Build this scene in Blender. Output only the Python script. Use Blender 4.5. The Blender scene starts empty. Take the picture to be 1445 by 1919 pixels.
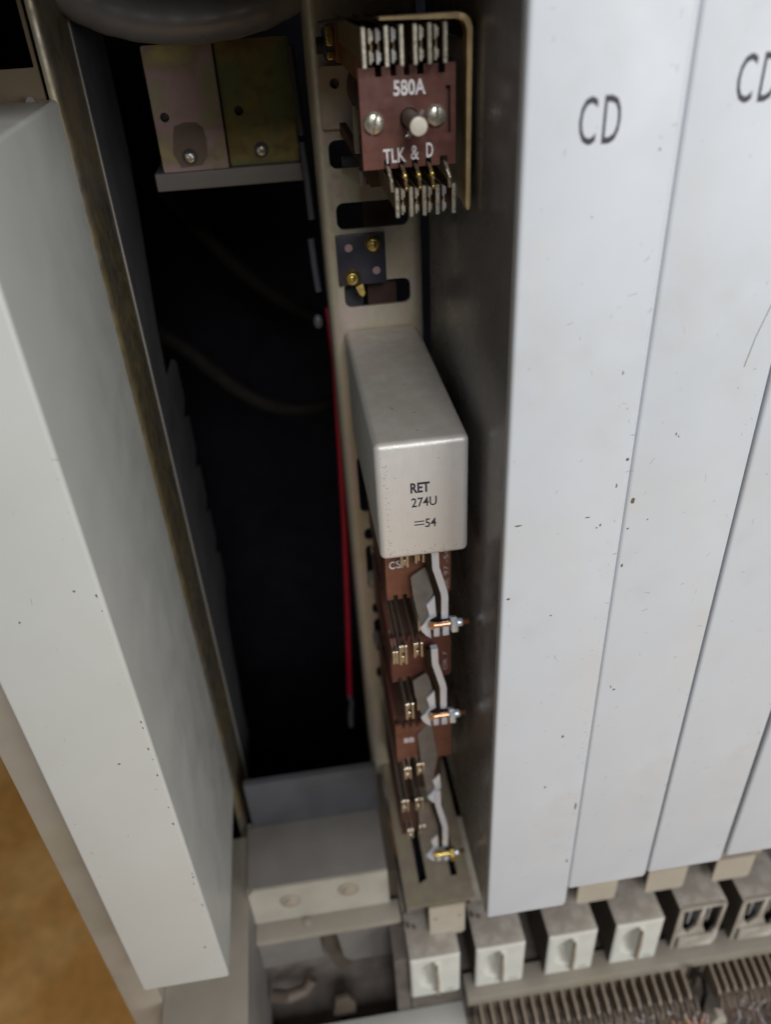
import bpy, bmesh, math, random
from mathutils import Vector, Matrix

random.seed(7)
S = bpy.context.scene
K = 0.001                      # everything below is written in millimetres
LIFT = 1200.0                  # the camera is held 1.2 m above the floor
def P(x, y, z): return Vector((x * K, y * K, (z + LIFT) * K))

# ------------------------------------------------------------------ camera
cam_data = bpy.data.cameras.new("camera")
cam = bpy.data.objects.new("camera", cam_data)
S.collection.objects.link(cam)
S.camera = cam
def cam_matrix():
    a, b, c = 6.06637532e-01, 1.04321294e-01, -5.97235114e-02     # pitch, yaw, roll
    yaw = Matrix(((math.cos(b), 0, -math.sin(b)), (0, 1, 0), (math.sin(b), 0, math.cos(b))))
    pit = Matrix(((1, 0, 0), (0, math.cos(a), -math.sin(a)), (0, math.sin(a), math.cos(a))))
    rol = Matrix(((math.cos(c), -math.sin(c), 0), (math.sin(c), math.cos(c), 0), (0, 0, 1)))
    base = Matrix(((1, 0, 0), (0, 0, -1), (0, 1, 0)))
    r = rol @ pit @ yaw @ base
    right, down, fwd = r[0], r[1], r[2]
    m = Matrix((right, -Vector(down), -Vector(fwd))).transposed().to_4x4()
    return m
cam.matrix_world = Matrix.Translation(P(0, 0, 0)) @ cam_matrix()
cam_data.sensor_fit = 'HORIZONTAL'
cam_data.sensor_width = 36.0
cam_data.lens = 36.0 * 1480.0 / 1445.0
cam_data.clip_start = 0.01
cam_data.clip_end = 50.0
cam_data.dof.use_dof = True
cam_data.dof.focus_distance = 0.292
cam_data.dof.aperture_fstop = 9.5

# ------------------------------------------------------------------ world and lamps
w = bpy.data.worlds.new("World"); S.world = w
w.use_nodes = True
bg = w.node_tree.nodes["Background"]
bg.inputs[0].default_value = (1.0, 0.93, 0.84, 1)
bg.inputs[1].default_value = 0.010
S.view_settings.view_transform = 'Standard'
S.view_settings.look = 'None'
S.view_settings.exposure = 0.0
S.view_settings.gamma = 1.0

def area(name, loc, target, sx, sy, power, col):
    d = bpy.data.lights.new(name, 'AREA'); d.shape = 'RECTANGLE'
    d.size = sx; d.size_y = sy; d.energy = power; d.color = col
    o = bpy.data.objects.new(name, d); S.collection.objects.link(o)
    o.location = P(*loc)
    o.rotation_euler = (P(*target) - P(*loc)).to_track_quat('-Z', 'Y').to_euler()
    return o
area("ceiling_tube_light", (150, -1200, 820), (60, 250, -200), 0.6, 0.6, 19.0, (0.99, 0.985, 0.98))
area("window_light", (1250, -1450, 250), (60, 250, -250), 1.0, 1.2, 25.0, (1.0, 0.985, 0.97))

# ------------------------------------------------------------------ materials
def mat(name, col, rough=0.5, metal=0.0, var=0.12, vscale=60, bump=0.0, bscale=900, alt=None, altscale=25,
        altlo=0.5, althi=0.7, speck=None, speckscale=500, speckcut=0.72, brush=0.0, dust=0.0, dustcol=(0.36, 0.32, 0.27),
        roughvar=0.1, spec=0.5, streak=None, grime=0.0):
    m = bpy.data.materials.new(name); m.use_nodes = True
    nt = m.node_tree; N = nt.nodes; L = nt.links
    b = N["Principled BSDF"]
    b.inputs["Metallic"].default_value = metal
    b.inputs["Specular IOR Level"].default_value = spec
    tc = N.new("ShaderNodeTexCoord")
    def noise(scale, detail=4, vec=None):
        n = N.new("ShaderNodeTexNoise"); n.inputs["Scale"].default_value = scale; n.inputs["Detail"].default_value = detail
        L.new(vec if vec else tc.outputs["Object"], n.inputs["Vector"]); return n.outputs["Fac"]
    def mapr(src, a, bb, lo=0.0, hi=1.0):
        n = N.new("ShaderNodeMapRange"); n.inputs[1].default_value = a; n.inputs[2].default_value = bb
        n.inputs[3].default_value = lo; n.inputs[4].default_value = hi; L.new(src, n.inputs[0]); return n.outputs[0]
    def mix(fac, c1, c2, mode='MIX'):
        n = N.new("ShaderNodeMix"); n.data_type = 'RGBA'; n.blend_type = mode
        if isinstance(fac, float): n.inputs[0].default_value = fac
        else: L.new(fac, n.inputs[0])
        for i, c in ((6, c1), (7, c2)):
            if isinstance(c, tuple): n.inputs[i].default_value = c + (1,)
            else: L.new(c, n.inputs[i])
        return n.outputs[2]
    c = col
    if alt is not None:
        av = None
        if streak:
            ms = N.new("ShaderNodeMapping"); ms.inputs["Scale"].default_value = streak; L.new(tc.outputs["Object"], ms.inputs[0]); av = ms.outputs[0]
        c = mix(mapr(noise(altscale, 4, av), altlo, althi), col, alt)
    v = mapr(noise(vscale, 6), 0.3, 0.7, 1 - var, 1 + var)
    cm = N.new("ShaderNodeCombineColor")
    for i in range(3): L.new(v, cm.inputs[i])
    c = mix(1.0, c, cm.outputs[0], 'MULTIPLY')
    if grime > 0:
        g1 = mapr(noise(11, 6), 0.50, 0.72); g2 = mapr(noise(75, 6), 0.42, 0.68)
        gm = N.new("ShaderNodeMath"); gm.operation = 'MULTIPLY'; L.new(g1, gm.inputs[0]); L.new(g2, gm.inputs[1])
        gs = N.new("ShaderNodeMath"); gs.operation = 'MULTIPLY'; L.new(gm.outputs[0], gs.inputs[0]); gs.inputs[1].default_value = grime
        c = mix(gs.outputs[0], c, (0.34, 0.30, 0.22))
    if speck is not None:
        s1 = mapr(noise(speckscale, 2), speckcut, speckcut + 0.02)
        s2 = mapr(noise(speckscale * 0.12, 2), 0.48, 0.6)
        mu = N.new("ShaderNodeMath"); mu.operation = 'MULTIPLY'; L.new(s1, mu.inputs[0]); L.new(s2, mu.inputs[1])
        c = mix(mu.outputs[0], c, speck)
    if dust > 0:
        g = N.new("ShaderNodeNewGeometry"); sp = N.new("ShaderNodeSeparateXYZ"); L.new(g.outputs["Normal"], sp.inputs[0])
        up = mapr(sp.outputs[2], 0.3, 0.9, 0.0, dust)
        dn = mapr(noise(140, 5), 0.25, 0.6, 0.6, 1.0)
        mu = N.new("ShaderNodeMath"); mu.operation = 'MULTIPLY'; L.new(up, mu.inputs[0]); L.new(dn, mu.inputs[1])
        c = mix(mu.outputs[0], c, dustcol)
        if metal > 0:
            me = N.new("ShaderNodeMath"); me.operation = 'MULTIPLY_ADD'
            L.new(mu.outputs[0], me.inputs[0]); me.inputs[1].default_value = -metal; me.inputs[2].default_value = metal
            L.new(me.outputs[0], b.inputs["Metallic"])
    if isinstance(c, tuple): b.inputs["Base Color"].default_value = c + (1,)
    else: L.new(c, b.inputs["Base Color"])
    L.new(mapr(noise(vscale * 2.3, 4), 0.3, 0.7, max(0.03, rough - roughvar), min(1, rough + roughvar)), b.inputs["Roughness"])
    hs = None
    if bump > 0: hs = noise(bscale, 4)
    if brush > 0:
        mp = N.new("ShaderNodeMapping"); mp.inputs["Scale"].default_value = (3000, 3000, 60)
        L.new(tc.outputs["Object"], mp.inputs[0])
        hs = noise(1.0, 3, mp.outputs[0]); bump = brush
    if hs is not None:
        bp = N.new("ShaderNodeBump"); bp.inputs["Strength"].default_value = bump; bp.inputs["Distance"].default_value = 0.0004
        L.new(hs, bp.inputs["Height"]); L.new(bp.outputs[0], b.inputs["Normal"])
    return m

def zinc(name, cols, rough=0.42, metal=0.75, scale=45):
    m = bpy.data.materials.new(name); m.use_nodes = True
    nt = m.node_tree; N = nt.nodes; L = nt.links; b = N["Principled BSDF"]
    tc = N.new("ShaderNodeTexCoord"); n = N.new("ShaderNodeTexNoise"); n.inputs["Scale"].default_value = scale
    n.inputs["Detail"].default_value = 3; L.new(tc.outputs["Object"], n.inputs["Vector"])
    r = N.new("ShaderNodeValToRGB"); L.new(n.outputs["Fac"], r.inputs[0])
    e = r.color_ramp.elements
    pos = [0.34 + 0.32 * i / (len(cols) - 1) for i in range(len(cols))]
    e[0].position = pos[0]; e[0].color = cols[0] + (1,); e[1].position = pos[-1]; e[1].color = cols[-1] + (1,)
    for p_, c_ in list(zip(pos, cols))[1:-1]:
        x = e.new(p_); x.color = c_ + (1,)
    n2 = N.new("ShaderNodeTexNoise"); n2.inputs["Scale"].default_value = scale * 9; n2.inputs["Detail"].default_value = 5
    L.new(tc.outputs["Object"], n2.inputs["Vector"])
    mp = N.new("ShaderNodeMapRange"); mp.inputs[1].default_value = 0.3; mp.inputs[2].default_value = 0.7
    mp.inputs[3].default_value = rough - 0.1; mp.inputs[4].default_value = rough + 0.14
    L.new(n2.outputs["Fac"], mp.inputs[0]); L.new(mp.outputs[0], b.inputs["Roughness"])
    L.new(r.outputs[0], b.inputs["Base Color"]); b.inputs["Metallic"].default_value = metal
    bp = N.new("ShaderNodeBump"); bp.inputs["Strength"].default_value = 0.12; bp.inputs["Distance"].default_value = 0.0003
    L.new(n2.outputs["Fac"], bp.inputs["Height"]); L.new(bp.outputs[0], b.inputs["Normal"])
    return m

M = {}
M['cover'] = mat("pale_blue_grey_enamel", (0.55, 0.595, 0.645), 0.42, var=0.025, vscale=25, alt=(0.545, 0.56, 0.56), altscale=14,
                 altlo=0.52, althi=0.75, speck=(0.22, 0.19, 0.15), speckscale=420, speckcut=0.765, bump=0.06, bscale=700, grime=0.34)
M['cover_left'] = mat("pale_green_grey_enamel", (0.475, 0.50, 0.487), 0.38, var=0.03, vscale=22, alt=(0.455, 0.475, 0.455), altscale=12,
                 altlo=0.5, althi=0.75, speck=(0.18, 0.13, 0.08), speckscale=300, speckcut=0.785, bump=0.06, bscale=700, grime=0.1, dust=0.7,
                 dustcol=(0.42, 0.41, 0.37))
M['chip'] = mat("bare_chipped_paint", (0.12, 0.09, 0.06), 0.6)
M['scuff'] = mat("grey_scuff", (0.27, 0.25, 0.22), 0.6, var=0.3, vscale=300)
M['can'] = mat("brushed_aluminium_can", (0.655, 0.66, 0.65), 0.45, metal=0.42, var=0.025, vscale=120, roughvar=0.04, speck=(0.10, 0.10, 0.10),
               speckscale=1500, speckcut=0.70, brush=0.25, dust=0.72, dustcol=(0.33, 0.285, 0.23))
M['ink'] = mat("black_ink", (0.03, 0.03, 0.045), 0.5, var=0.3, vscale=700)
M['white_ink'] = mat("white_ink", (0.62, 0.60, 0.62), 0.6, var=0.25, vscale=900)
M['pale_ink'] = mat("faded_white_ink", (0.40, 0.33, 0.32), 0.6, var=0.3, vscale=900)
M['grey_ink'] = mat("faded_grey_ink", (0.32, 0.33, 0.31), 0.6, var=0.3, vscale=900)
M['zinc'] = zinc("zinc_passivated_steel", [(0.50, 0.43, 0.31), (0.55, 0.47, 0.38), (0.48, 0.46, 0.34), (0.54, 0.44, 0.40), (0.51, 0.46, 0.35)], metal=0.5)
M['zinc_shade'] = zinc("shaded_zinc_base", [(0.34, 0.28, 0.21), (0.36, 0.33, 0.23), (0.33, 0.27, 0.22), (0.38, 0.33, 0.24)], metal=0.4, rough=0.5)  # darker copy of the zinc, base plate shade put into its colour
M['zinc_pink'] = zinc("pink_zinc_passivated_steel", [(0.42, 0.37, 0.16), (0.30, 0.25, 0.17), (0.40, 0.28, 0.29), (0.30, 0.31, 0.18), (0.42, 0.34, 0.18)], scale=30)
M['zinc_olive'] = zinc("olive_zinc_passivated_steel", [(0.17, 0.11, 0.05), (0.24, 0.20, 0.08), (0.15, 0.19, 0.09), (0.24, 0.15, 0.07)], scale=28)
M['olive'] = zinc("dark_olive_steel_flange", [(0.16, 0.14, 0.10), (0.22, 0.18, 0.10), (0.15, 0.14, 0.12), (0.20, 0.17, 0.11)], scale=22)
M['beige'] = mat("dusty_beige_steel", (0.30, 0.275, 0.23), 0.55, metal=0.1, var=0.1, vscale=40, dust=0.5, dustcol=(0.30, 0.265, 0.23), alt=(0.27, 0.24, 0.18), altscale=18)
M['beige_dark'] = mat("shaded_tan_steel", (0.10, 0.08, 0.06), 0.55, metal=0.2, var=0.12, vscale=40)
M['greysteel'] = mat("grey_painted_steel", (0.16, 0.15, 0.14), 0.5, var=0.12, vscale=30)
M['darksteel'] = mat("dark_grey_steel", (0.062, 0.064, 0.070), 0.5, spec=0.3, var=0.2, vscale=30)
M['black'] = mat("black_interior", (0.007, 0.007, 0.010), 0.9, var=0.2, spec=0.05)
M['brown'] = mat("red_brown_phenolic_board", (0.085, 0.030, 0.026), 0.42, var=0.16, vscale=160, alt=(0.118, 0.043, 0.030), altscale=1.0, altlo=0.3, althi=0.7, streak=(60, 60, 300))
M['brown_light'] = mat("light_brown_phenolic_board", (0.13, 0.052, 0.034), 0.5, var=0.16, vscale=120, alt=(0.165, 0.068, 0.042), altscale=1.0, altlo=0.3, althi=0.7, streak=(60, 60, 300))
M['insul'] = mat("amber_brown_insulator", (0.16, 0.065, 0.02), 0.45, var=0.2)
M['coil'] = mat("dark_brown_coil_wrap", (0.06, 0.028, 0.02), 0.6, var=0.3)
M['spring'] = mat("nickel_silver_spring", (0.62, 0.58, 0.48), 0.34, metal=0.85, var=0.12, vscale=400)
M['spring_dark'] = mat("tarnished_spring", (0.26, 0.19, 0.11), 0.45, metal=0.7, var=0.25, vscale=300)
M['contact'] = mat("silver_contact_tip", (0.75, 0.74, 0.76), 0.25, metal=0.8, var=0.1)
M['brass'] = mat("yellow_brass", (0.58, 0.43, 0.13), 0.32, metal=0.9, var=0.15, vscale=300)
M['brassdull'] = mat("dull_brass_yoke", (0.60, 0.46, 0.25), 0.42, metal=0.4, var=0.12, vscale=200)
M['copper'] = mat("copper_screw", (0.70, 0.40, 0.24), 0.33, metal=0.85, var=0.15, vscale=400)
M['nut'] = mat("bright_zinc_nut", (0.76, 0.84, 0.92), 0.28, metal=0.5, var=0.1, vscale=300)
M['alu'] = mat("bright_aluminium_strip", (0.74, 0.82, 0.94), 0.36, metal=0.4, var=0.06, vscale=90, roughvar=0.06)
M['armature'] = mat("dull_steel_armature", (0.20, 0.185, 0.165), 0.5, metal=0.5, var=0.16, vscale=150, speck=(0.05, 0.05, 0.05), speckscale=900)
M['rubber'] = mat("black_plastic", (0.006, 0.006, 0.007), 0.35, var=0.1, spec=0.25)
M['screwhead'] = mat("plated_screw_head", (0.56, 0.55, 0.48), 0.3, metal=0.8, var=0.25, vscale=500)
M['plunger'] = mat("ivory_plunger", (0.52, 0.50, 0.43), 0.45, metal=0.1, var=0.1, vscale=300)
M['plunger_side'] = mat("dull_bronze_plunger_barrel", (0.16, 0.13, 0.10), 0.5, metal=0.3)
M['plastic'] = mat("pale_grey_plastic", (0.62, 0.63, 0.58), 0.5, var=0.06, vscale=80, dust=0.95, dustcol=(0.30, 0.26, 0.225))
M['plastic_dark'] = mat("brown_stained_plastic", (0.10, 0.075, 0.06), 0.6, var=0.2)
M['cream'] = mat("cream_plastic_tab", (0.42, 0.38, 0.31), 0.5, var=0.06)
M['block_side'] = mat("dirty_shaded_plastic_side", (0.13, 0.112, 0.095), 0.6, var=0.2, vscale=60, dust=0.95, dustcol=(0.30, 0.26, 0.225))  # brown dirt, darkened further for the shade on the side walls
M['dark_patch'] = mat("dull_dark_zinc", (0.17, 0.13, 0.105), 0.55, metal=0.6, var=0.1, vscale=60)
M['beige_light'] = mat("worn_cream_steel", (0.36, 0.34, 0.29), 0.5, var=0.12, vscale=40)
M['fin'] = mat("dirt_browned_fin", (0.30, 0.25, 0.18), 0.6, var=0.2)
M['wirebrown'] = mat("brown_wrapped_wire", (0.16, 0.11, 0.085), 0.6, var=0.3)
M['block_worn'] = mat("browned_open_block", (0.34, 0.31, 0.26), 0.55, var=0.25, vscale=70, alt=(0.50, 0.48, 0.44), altscale=60)
M['tan'] = mat("dull_tan_steel", (0.16, 0.12, 0.08), 0.5, metal=0.3, var=0.12, vscale=30)
M['side'] = mat("shaded_enamel_side", (0.145, 0.14, 0.138), 0.28, var=0.12, vscale=20, alt=(0.115, 0.11, 0.108), altscale=16, roughvar=0.06)  # cover enamel darkened to hold the shade of its left side
M['hose'] = mat("grey_ribbed_sleeve", (0.14, 0.14, 0.145), 0.36, var=0.15, vscale=40, bump=0.2, bscale=300)
M['red'] = mat("dark_red_wire", (0.22, 0.003, 0.016), 0.4, var=0.1)
M['greywire'] = mat("pale_grey_wire", (0.05, 0.05, 0.06), 0.5)
M['brownwire'] = mat("brown_wire", (0.006, 0.005, 0.004), 0.85, spec=0.2)
M['dirt'] = mat("dark_purple_brown_dirt", (0.12, 0.102, 0.09), 0.8, var=0.22, vscale=90, alt=(0.125, 0.105, 0.092), altscale=50)
M['tag'] = mat("tinned_tag", (0.25, 0.20, 0.155), 0.55, metal=0.2, var=0.2, vscale=150)
M['solder'] = mat("bright_solder", (0.55, 0.53, 0.55), 0.35, metal=0.4, var=0.25, vscale=300)
M['pinkwire'] = mat("peach_wire", (0.62, 0.36, 0.28), 0.5)
M['yellowwire'] = mat("yellow_wire", (0.50, 0.42, 0.14), 0.5)
M['termblock'] = mat("blue_black_bakelite", (0.035, 0.034, 0.05), 0.4, var=0.1)
M['pinkdot'] = mat("pink_rivet", (0.42, 0.27, 0.30), 0.5)
M['floor'] = mat("mottled_brown_floor", (0.66, 0.33, 0.09), 0.6, var=0.14, vscale=40, alt=(0.80, 0.46, 0.16), altscale=9, altlo=0.40, althi=0.62)

# ------------------------------------------------------------------ builders
ORG = {}
def thing(name, label, cat, org=(0, 0, 0), group=None):
    o = bpy.data.objects.new(name, None); S.collection.objects.link(o)
    o.empty_display_size = 0.005
    o.location = P(*org); o['label'] = label; o['category'] = cat
    if group: o['group'] = group
    ORG[o] = org
    return o

class MB:
    def __init__(s): s.b = bmesh.new()
    def _bev(s, geom, bev, seg):
        if bev > 0:
            es = list({e for v in geom for e in v.link_edges})
            bmesh.ops.bevel(s.b, geom=es, offset=bev, segments=seg, affect='EDGES', profile=0.5)
    def box(s, x0, x1, y0, y1, z0, z1, bev=0.0, seg=2):
        g = bmesh.ops.create_cube(s.b, size=1.0)['verts']
        for v in g:
            v.co = Vector(((x0 + x1) / 2 + v.co.x * (x1 - x0), (y0 + y1) / 2 + v.co.y * (y1 - y0), (z0 + z1) / 2 + v.co.z * (z1 - z0)))
        s._bev(g, bev, seg); return s
    def hexa(s, pts):          # 8 corners: 4 near, 4 far, same order
        v = [s.b.verts.new(p) for p in pts]
        for f in ((0, 1, 2, 3), (7, 6, 5, 4), (0, 4, 5, 1), (1, 5, 6, 2), (2, 6, 7, 3), (3, 7, 4, 0)):
            s.b.faces.new([v[i] for i in f])
        return s
    def cyl(s, p0, p1, r, n=20, r1=None, bev=0.0):
        p0 = Vector(p0); p1 = Vector(p1); d = p1 - p0
        g = bmesh.ops.create_cone(s.b, cap_ends=True, segments=n, radius1=r, radius2=r if r1 is None else r1, depth=d.length)['verts']
        m = Matrix.Translation((p0 + p1) / 2) @ d.to_track_quat('Z', 'Y').to_matrix().to_4x4()
        bmesh.ops.transform(s.b, matrix=m, verts=g)
        if bev > 0:
            es = [e for e in {e for v in g for e in v.link_edges} if any(len(f.verts) > 4 for f in e.link_faces)]
            bmesh.ops.bevel(s.b, geom=es, offset=bev, segments=2, affect='EDGES', profile=0.5)
        return s
    def tube(s, path, r, n=10, caps=True, radii=None):
        path = [Vector(p) for p in path]; rings = []
        up = Vector((0.13, 0.2, 1)).normalized()
        for i, p in enumerate(path):
            d = (path[min(i + 1, len(path) - 1)] - path[max(i - 1, 0)]).normalized()
            a = d.cross(up)
            if a.length < 0.1: a = d.cross(Vector((1, 0, 0)))
            a.normalize(); b_ = d.cross(a).normalized()
            rr_ = radii[i] if radii else r
            rings.append([s.b.verts.new(p + a * math.cos(t) * rr_ + b_ * math.sin(t) * rr_) for t in [2 * math.pi * k / n for k in range(n)]])
        for q in range(len(rings) - 1):
            for k in range(n):
                s.b.faces.new((rings[q][k], rings[q][(k + 1) % n], rings[q + 1][(k + 1) % n], rings[q + 1][k]))
        if caps:
            s.b.faces.new(rings[0][::-1]); s.b.faces.new(rings[-1])
        return s
    def sphere(s, c, r, sc=(1, 1, 1), u=14, v=9):
        g = bmesh.ops.create_uvsphere(s.b, u_segments=u, v_segments=v, radius=r)['verts']
        for q in g: q.co = Vector((c[0] + q.co.x * sc[0], c[1] + q.co.y * sc[1], c[2] + q.co.z * sc[2]))
        return s
    def prism(s, poly, a0, a1, axis='y', bev=0.0):   # poly in the plane across the axis
        def mk(p, a):
            if axis == 'y': return (p[0], a, p[1])
            if axis == 'x': return (a, p[0], p[1])
            return (p[0], p[1], a)
        A = [s.b.verts.new(mk(p, a0)) for p in poly]; B = [s.b.verts.new(mk(p, a1)) for p in poly]
        n = len(poly); fs = [s.b.faces.new(A), s.b.faces.new(B[::-1])]
        for i in range(n): fs.append(s.b.faces.new((A[i], B[i], B[(i + 1) % n], A[(i + 1) % n])))
        if bev > 0:
            es = [e for e in fs[0].edges]
            bmesh.ops.bevel(s.b, geom=es + [e for e in fs[1].edges], offset=bev, segments=2, affect='EDGES', profile=0.5)
        return s
    def ribbon(s, path, half, y0, y1):               # a strip following path (x,z), 2*half wide, from y0 to y1
        L_, R_ = [], []
        for i, p in enumerate(path):
            a = Vector(path[max(i - 1, 0)]); b_ = Vector(path[min(i + 1, len(path) - 1)]); d = (b_ - a).normalized()
            n_ = Vector((-d.y, d.x)); p = Vector(p)
            L_.append(tuple(p + n_ * half)); R_.append(tuple(p - n_ * half))
        return s.prism(L_ + R_[::-1], y0, y1, 'y', 0.0)
    def flat(s, outer, holes, a0, a1, axis='y', bev=0.0):   # plate with holes
        cu = bpy.data.curves.new("tmp", 'CURVE'); cu.dimensions = '2D'; cu.fill_mode = 'BOTH'
        cu.extrude = abs(a1 - a0) / 2 - bev; cu.bevel_depth = bev; cu.bevel_resolution = 1; cu.resolution_u = 4
        if bev > 0: cu.offset = -bev
        for poly in [outer] + list(holes):
            sp = cu.splines.new('POLY'); sp.points.add(len(poly) - 1); sp.use_cyclic_u = True
            for i, p in enumerate(poly): sp.points[i].co = (p[0], p[1], 0, 1)
        o = bpy.data.objects.new("tmp", cu); S.collection.objects.link(o)
        me = bpy.data.meshes.new_from_object(o.evaluated_get(bpy.context.evaluated_depsgraph_get()))
        bpy.data.objects.remove(o); bpy.data.curves.remove(cu)
        mid = (a0 + a1) / 2
        for v in me.vertices:
            x, y, z = v.co
            v.co = (x, mid + z, y) if axis == 'y' else ((mid + z, x, y) if axis == 'x' else (x, y, mid + z))
        s.b.from_mesh(me); bpy.data.meshes.remove(me)
        return s
    def text(s, body, x, z, h, w_, y, depth=0.06, rot=0.0, bold=0.0, plane='xz'):
        cu = bpy.data.curves.new("tmp", 'FONT'); cu.body = body; cu.size = 1.0; cu.extrude = 0.0; cu.offset = bold
        cu.resolution_u = 3
        o = bpy.data.objects.new("tmp", cu); S.collection.objects.link(o)
        me = bpy.data.meshes.new_from_object(o.evaluated_get(bpy.context.evaluated_depsgraph_get()))
        bpy.data.objects.remove(o); bpy.data.curves.remove(cu)
        xs = [v.co.x for v in me.vertices]; ys = [v.co.y for v in me.vertices]
        x0, x1, y0, y1 = min(xs), max(xs), min(ys), max(ys)
        for v in me.vertices:
            u = (v.co.x - x0) / (x1 - x0) * w_ - w_ / 2; q = (v.co.y - y0) / (y1 - y0) * h - h / 2
            u, q = u * math.cos(rot) - q * math.sin(rot), u * math.sin(rot) + q * math.cos(rot)
            v.co = (x + u, y - depth, z + q)
        s.b.from_mesh(me); bpy.data.meshes.remove(me)
        return s
    def moved(s, m):
        bmesh.ops.transform(s.b, matrix=m, verts=s.b.verts); return s
    def done(s, name, material, parent=None, kind=None, angle=35, root=None, loc=None):
        r = root or parent
        while r is not None and r.parent is not None: r = r.parent
        org = ORG.get(r, (0, 0, 0)) if r is not None else (loc or (0, 0, 0))
        for v in s.b.verts: v.co = (v.co - Vector(org)) * K
        bmesh.ops.recalc_face_normals(s.b, faces=s.b.faces)
        me = bpy.data.meshes.new(name); s.b.to_mesh(me); s.b.free()
        me.materials.append(M[material])
        for p in me.polygons: p.use_smooth = True
        me.set_sharp_from_angle(angle=math.radians(angle))
        o = bpy.data.objects.new(name, me); S.collection.objects.link(o)
        if parent is not None: o.parent = parent
        else:
            o.location = P(*org); ORG[o] = org
        if kind: o['kind'] = kind
        return o
def tag(o, label, cat, group=None):
    o['label'] = label; o['category'] = cat
    if group: o['group'] = group
    return o
def rr(x0, x1, z0, z1, r, n=5):
    pts = []
    for cx, cz, a in ((x1 - r, z1 - r, 0), (x0 + r, z1 - r, 90), (x0 + r, z0 + r, 180), (x1 - r, z0 + r, 270)):
        for i in range(n + 1):
            t = math.radians(a + 90 * i / n); pts.append((cx + r * math.cos(t), cz + r * math.sin(t)))
    return pts
def circ(x, z, r, n=20): return [(x + r * math.cos(2 * math.pi * i / n), z + r * math.sin(2 * math.pi * i / n)) for i in range(n)]
def dup(root, off, label, group=None):
    def cp(o, par):
        c = o.copy(); S.collection.objects.link(c)
        if par: c.parent = par
        for ch in list(o.children): cp(ch, c)
        return c
    c = cp(root, None); c.location = root.location + Vector(off) * K
    c['label'] = label
    if group: c['group'] = group
    ORG[c] = tuple(Vector(ORG[root]) + Vector(off))
    return c

# ------------------------------------------------------------------ setting
MB().box(-1800, 2200, -1500, 2600, -1204, -1200).done('floor', 'floor', kind='structure')
# the black inside of the rack behind the strips
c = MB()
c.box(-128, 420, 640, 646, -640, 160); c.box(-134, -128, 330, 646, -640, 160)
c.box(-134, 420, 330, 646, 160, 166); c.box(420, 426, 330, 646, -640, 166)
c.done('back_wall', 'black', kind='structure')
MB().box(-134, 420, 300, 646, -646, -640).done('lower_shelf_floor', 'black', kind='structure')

# unseen panel and lip, added above the frame to shade the upper bay
MB().box(-140, 62.6, 222, 226, 6, 330, .5).done('upper_shade_panel', 'beige', kind='structure')
MB().box(-140, 62.6, 226.2, 258, 24, 27, .5).done('upper_shade_lip', 'beige', kind='structure')

# ------------------------------------------------------------------ covers
GC = 'tall enamelled covers over the relay strips'
def cover(label, x0, x1, y0, y1, z0, z1, m, text=None, lip=True):
    t = thing('relay_strip_cover', label, 'cover', (x0, y0, z0), GC)
    MB().box(x0, x1, y0, y1, z0, z1, 1.5, 4).done('cover_shell', m, t, angle=50)
    if lip:      # folded seam along the right edge
        MB().box(x1 - 0.2, x1 + 0.55, y0 + 0.9, y0 + 3.2, z0 + 1, z1 - 1, 0.25, 2).done('seam_lip', m, t)
    if text: 
        b = MB(); b.text('C', text[0] - 3.3, text[1], 11.4, 4.7, y0, bold=0.004); b.text('D', text[0] + 3.1, text[1], 11.4, 4.7, y0, bold=0.004)
        b.done('lettering', 'ink', t)
    return t
c1 = cover('widest white cover lettered CD, its shaded side facing the open strip', 63.4, 106.0, 214.2, 349, -418, 70, 'cover', (83.8, -35.9))
c2 = cover('white cover with the cut-off CD lettering, right beside the first CD cover', 107.0, 149.0, 215.4, 349, -404.5, 70, 'cover', (125.6, -29.0))
c3 = cover('white cover with a long thin scratch and no lettering in view', 151.7, 192.5, 217.6, 349, -405.5, 70, 'cover')
c4 = cover('sliver of white cover at the edge beyond the scratched cover', 194.6, 236.5, 217.4, 349, -401.5, 70, 'cover')
MB().box(62.9, 63.5, 216.6, 348, -415.5, 68, 0.2).done('shade_side_sheet', 'side', c1)  # added sheet with the side's shade painted in as dark colour
cl = cover('short pale green grey cover standing alone, with chipped edge and brown marks', -115.0, -71.8, 206.0, 318, -417, -33, 'cover_left', lip=False)
def chips(par, pts, y, rnd):
    b = MB()
    for (x, z, sx, sz) in pts:
        n = 7; q = []
        for i in range(n):
            a = 2 * math.pi * i / n; q.append((x + sx * math.cos(a) * rnd.uniform(.6, 1.1), z + sz * math.sin(a) * rnd.uniform(.6, 1.1)))
        b.prism(q, y - 0.04, y + 0.02)
    return b.done('paint_chips', 'chip', par, kind='stuff')
rnd = random.Random(3)
chips(cl, [(-73.0 - abs(rnd.gauss(0, .5)), -150 - rnd.uniform(0, 200), rnd.uniform(.15, .4), rnd.uniform(.3, 1.1)) for i in range(15)] + [(-80, -160, .5, .6), (-86, -245, .6, .5), (-78.5, -385, .6, 1.2), (-100, -170, .4, .5), (-93, -290, .3, .3)], 206.0, rnd)
chips(c1, [(68.3, -162, 1.6, .35), (102, -150, .3, 1.2), (98, -166, .4, .8), (96.8, -167, .5, .25), (93, -162, 1.3, .25), (104.6, -140, .6, .9),
           (66, -195, .9, .5), (104, -330, .5, 3.2), (103.6, -375, .5, 1.6), (83, -206, .5, .4), (99, -108, .3, .9), (84, -60, .3, .3), (101, -44, .3, .5),
           (93.5, -278, .6, 1.0), (88, -312, .5, 1.0)], 214.2, rnd)
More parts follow.
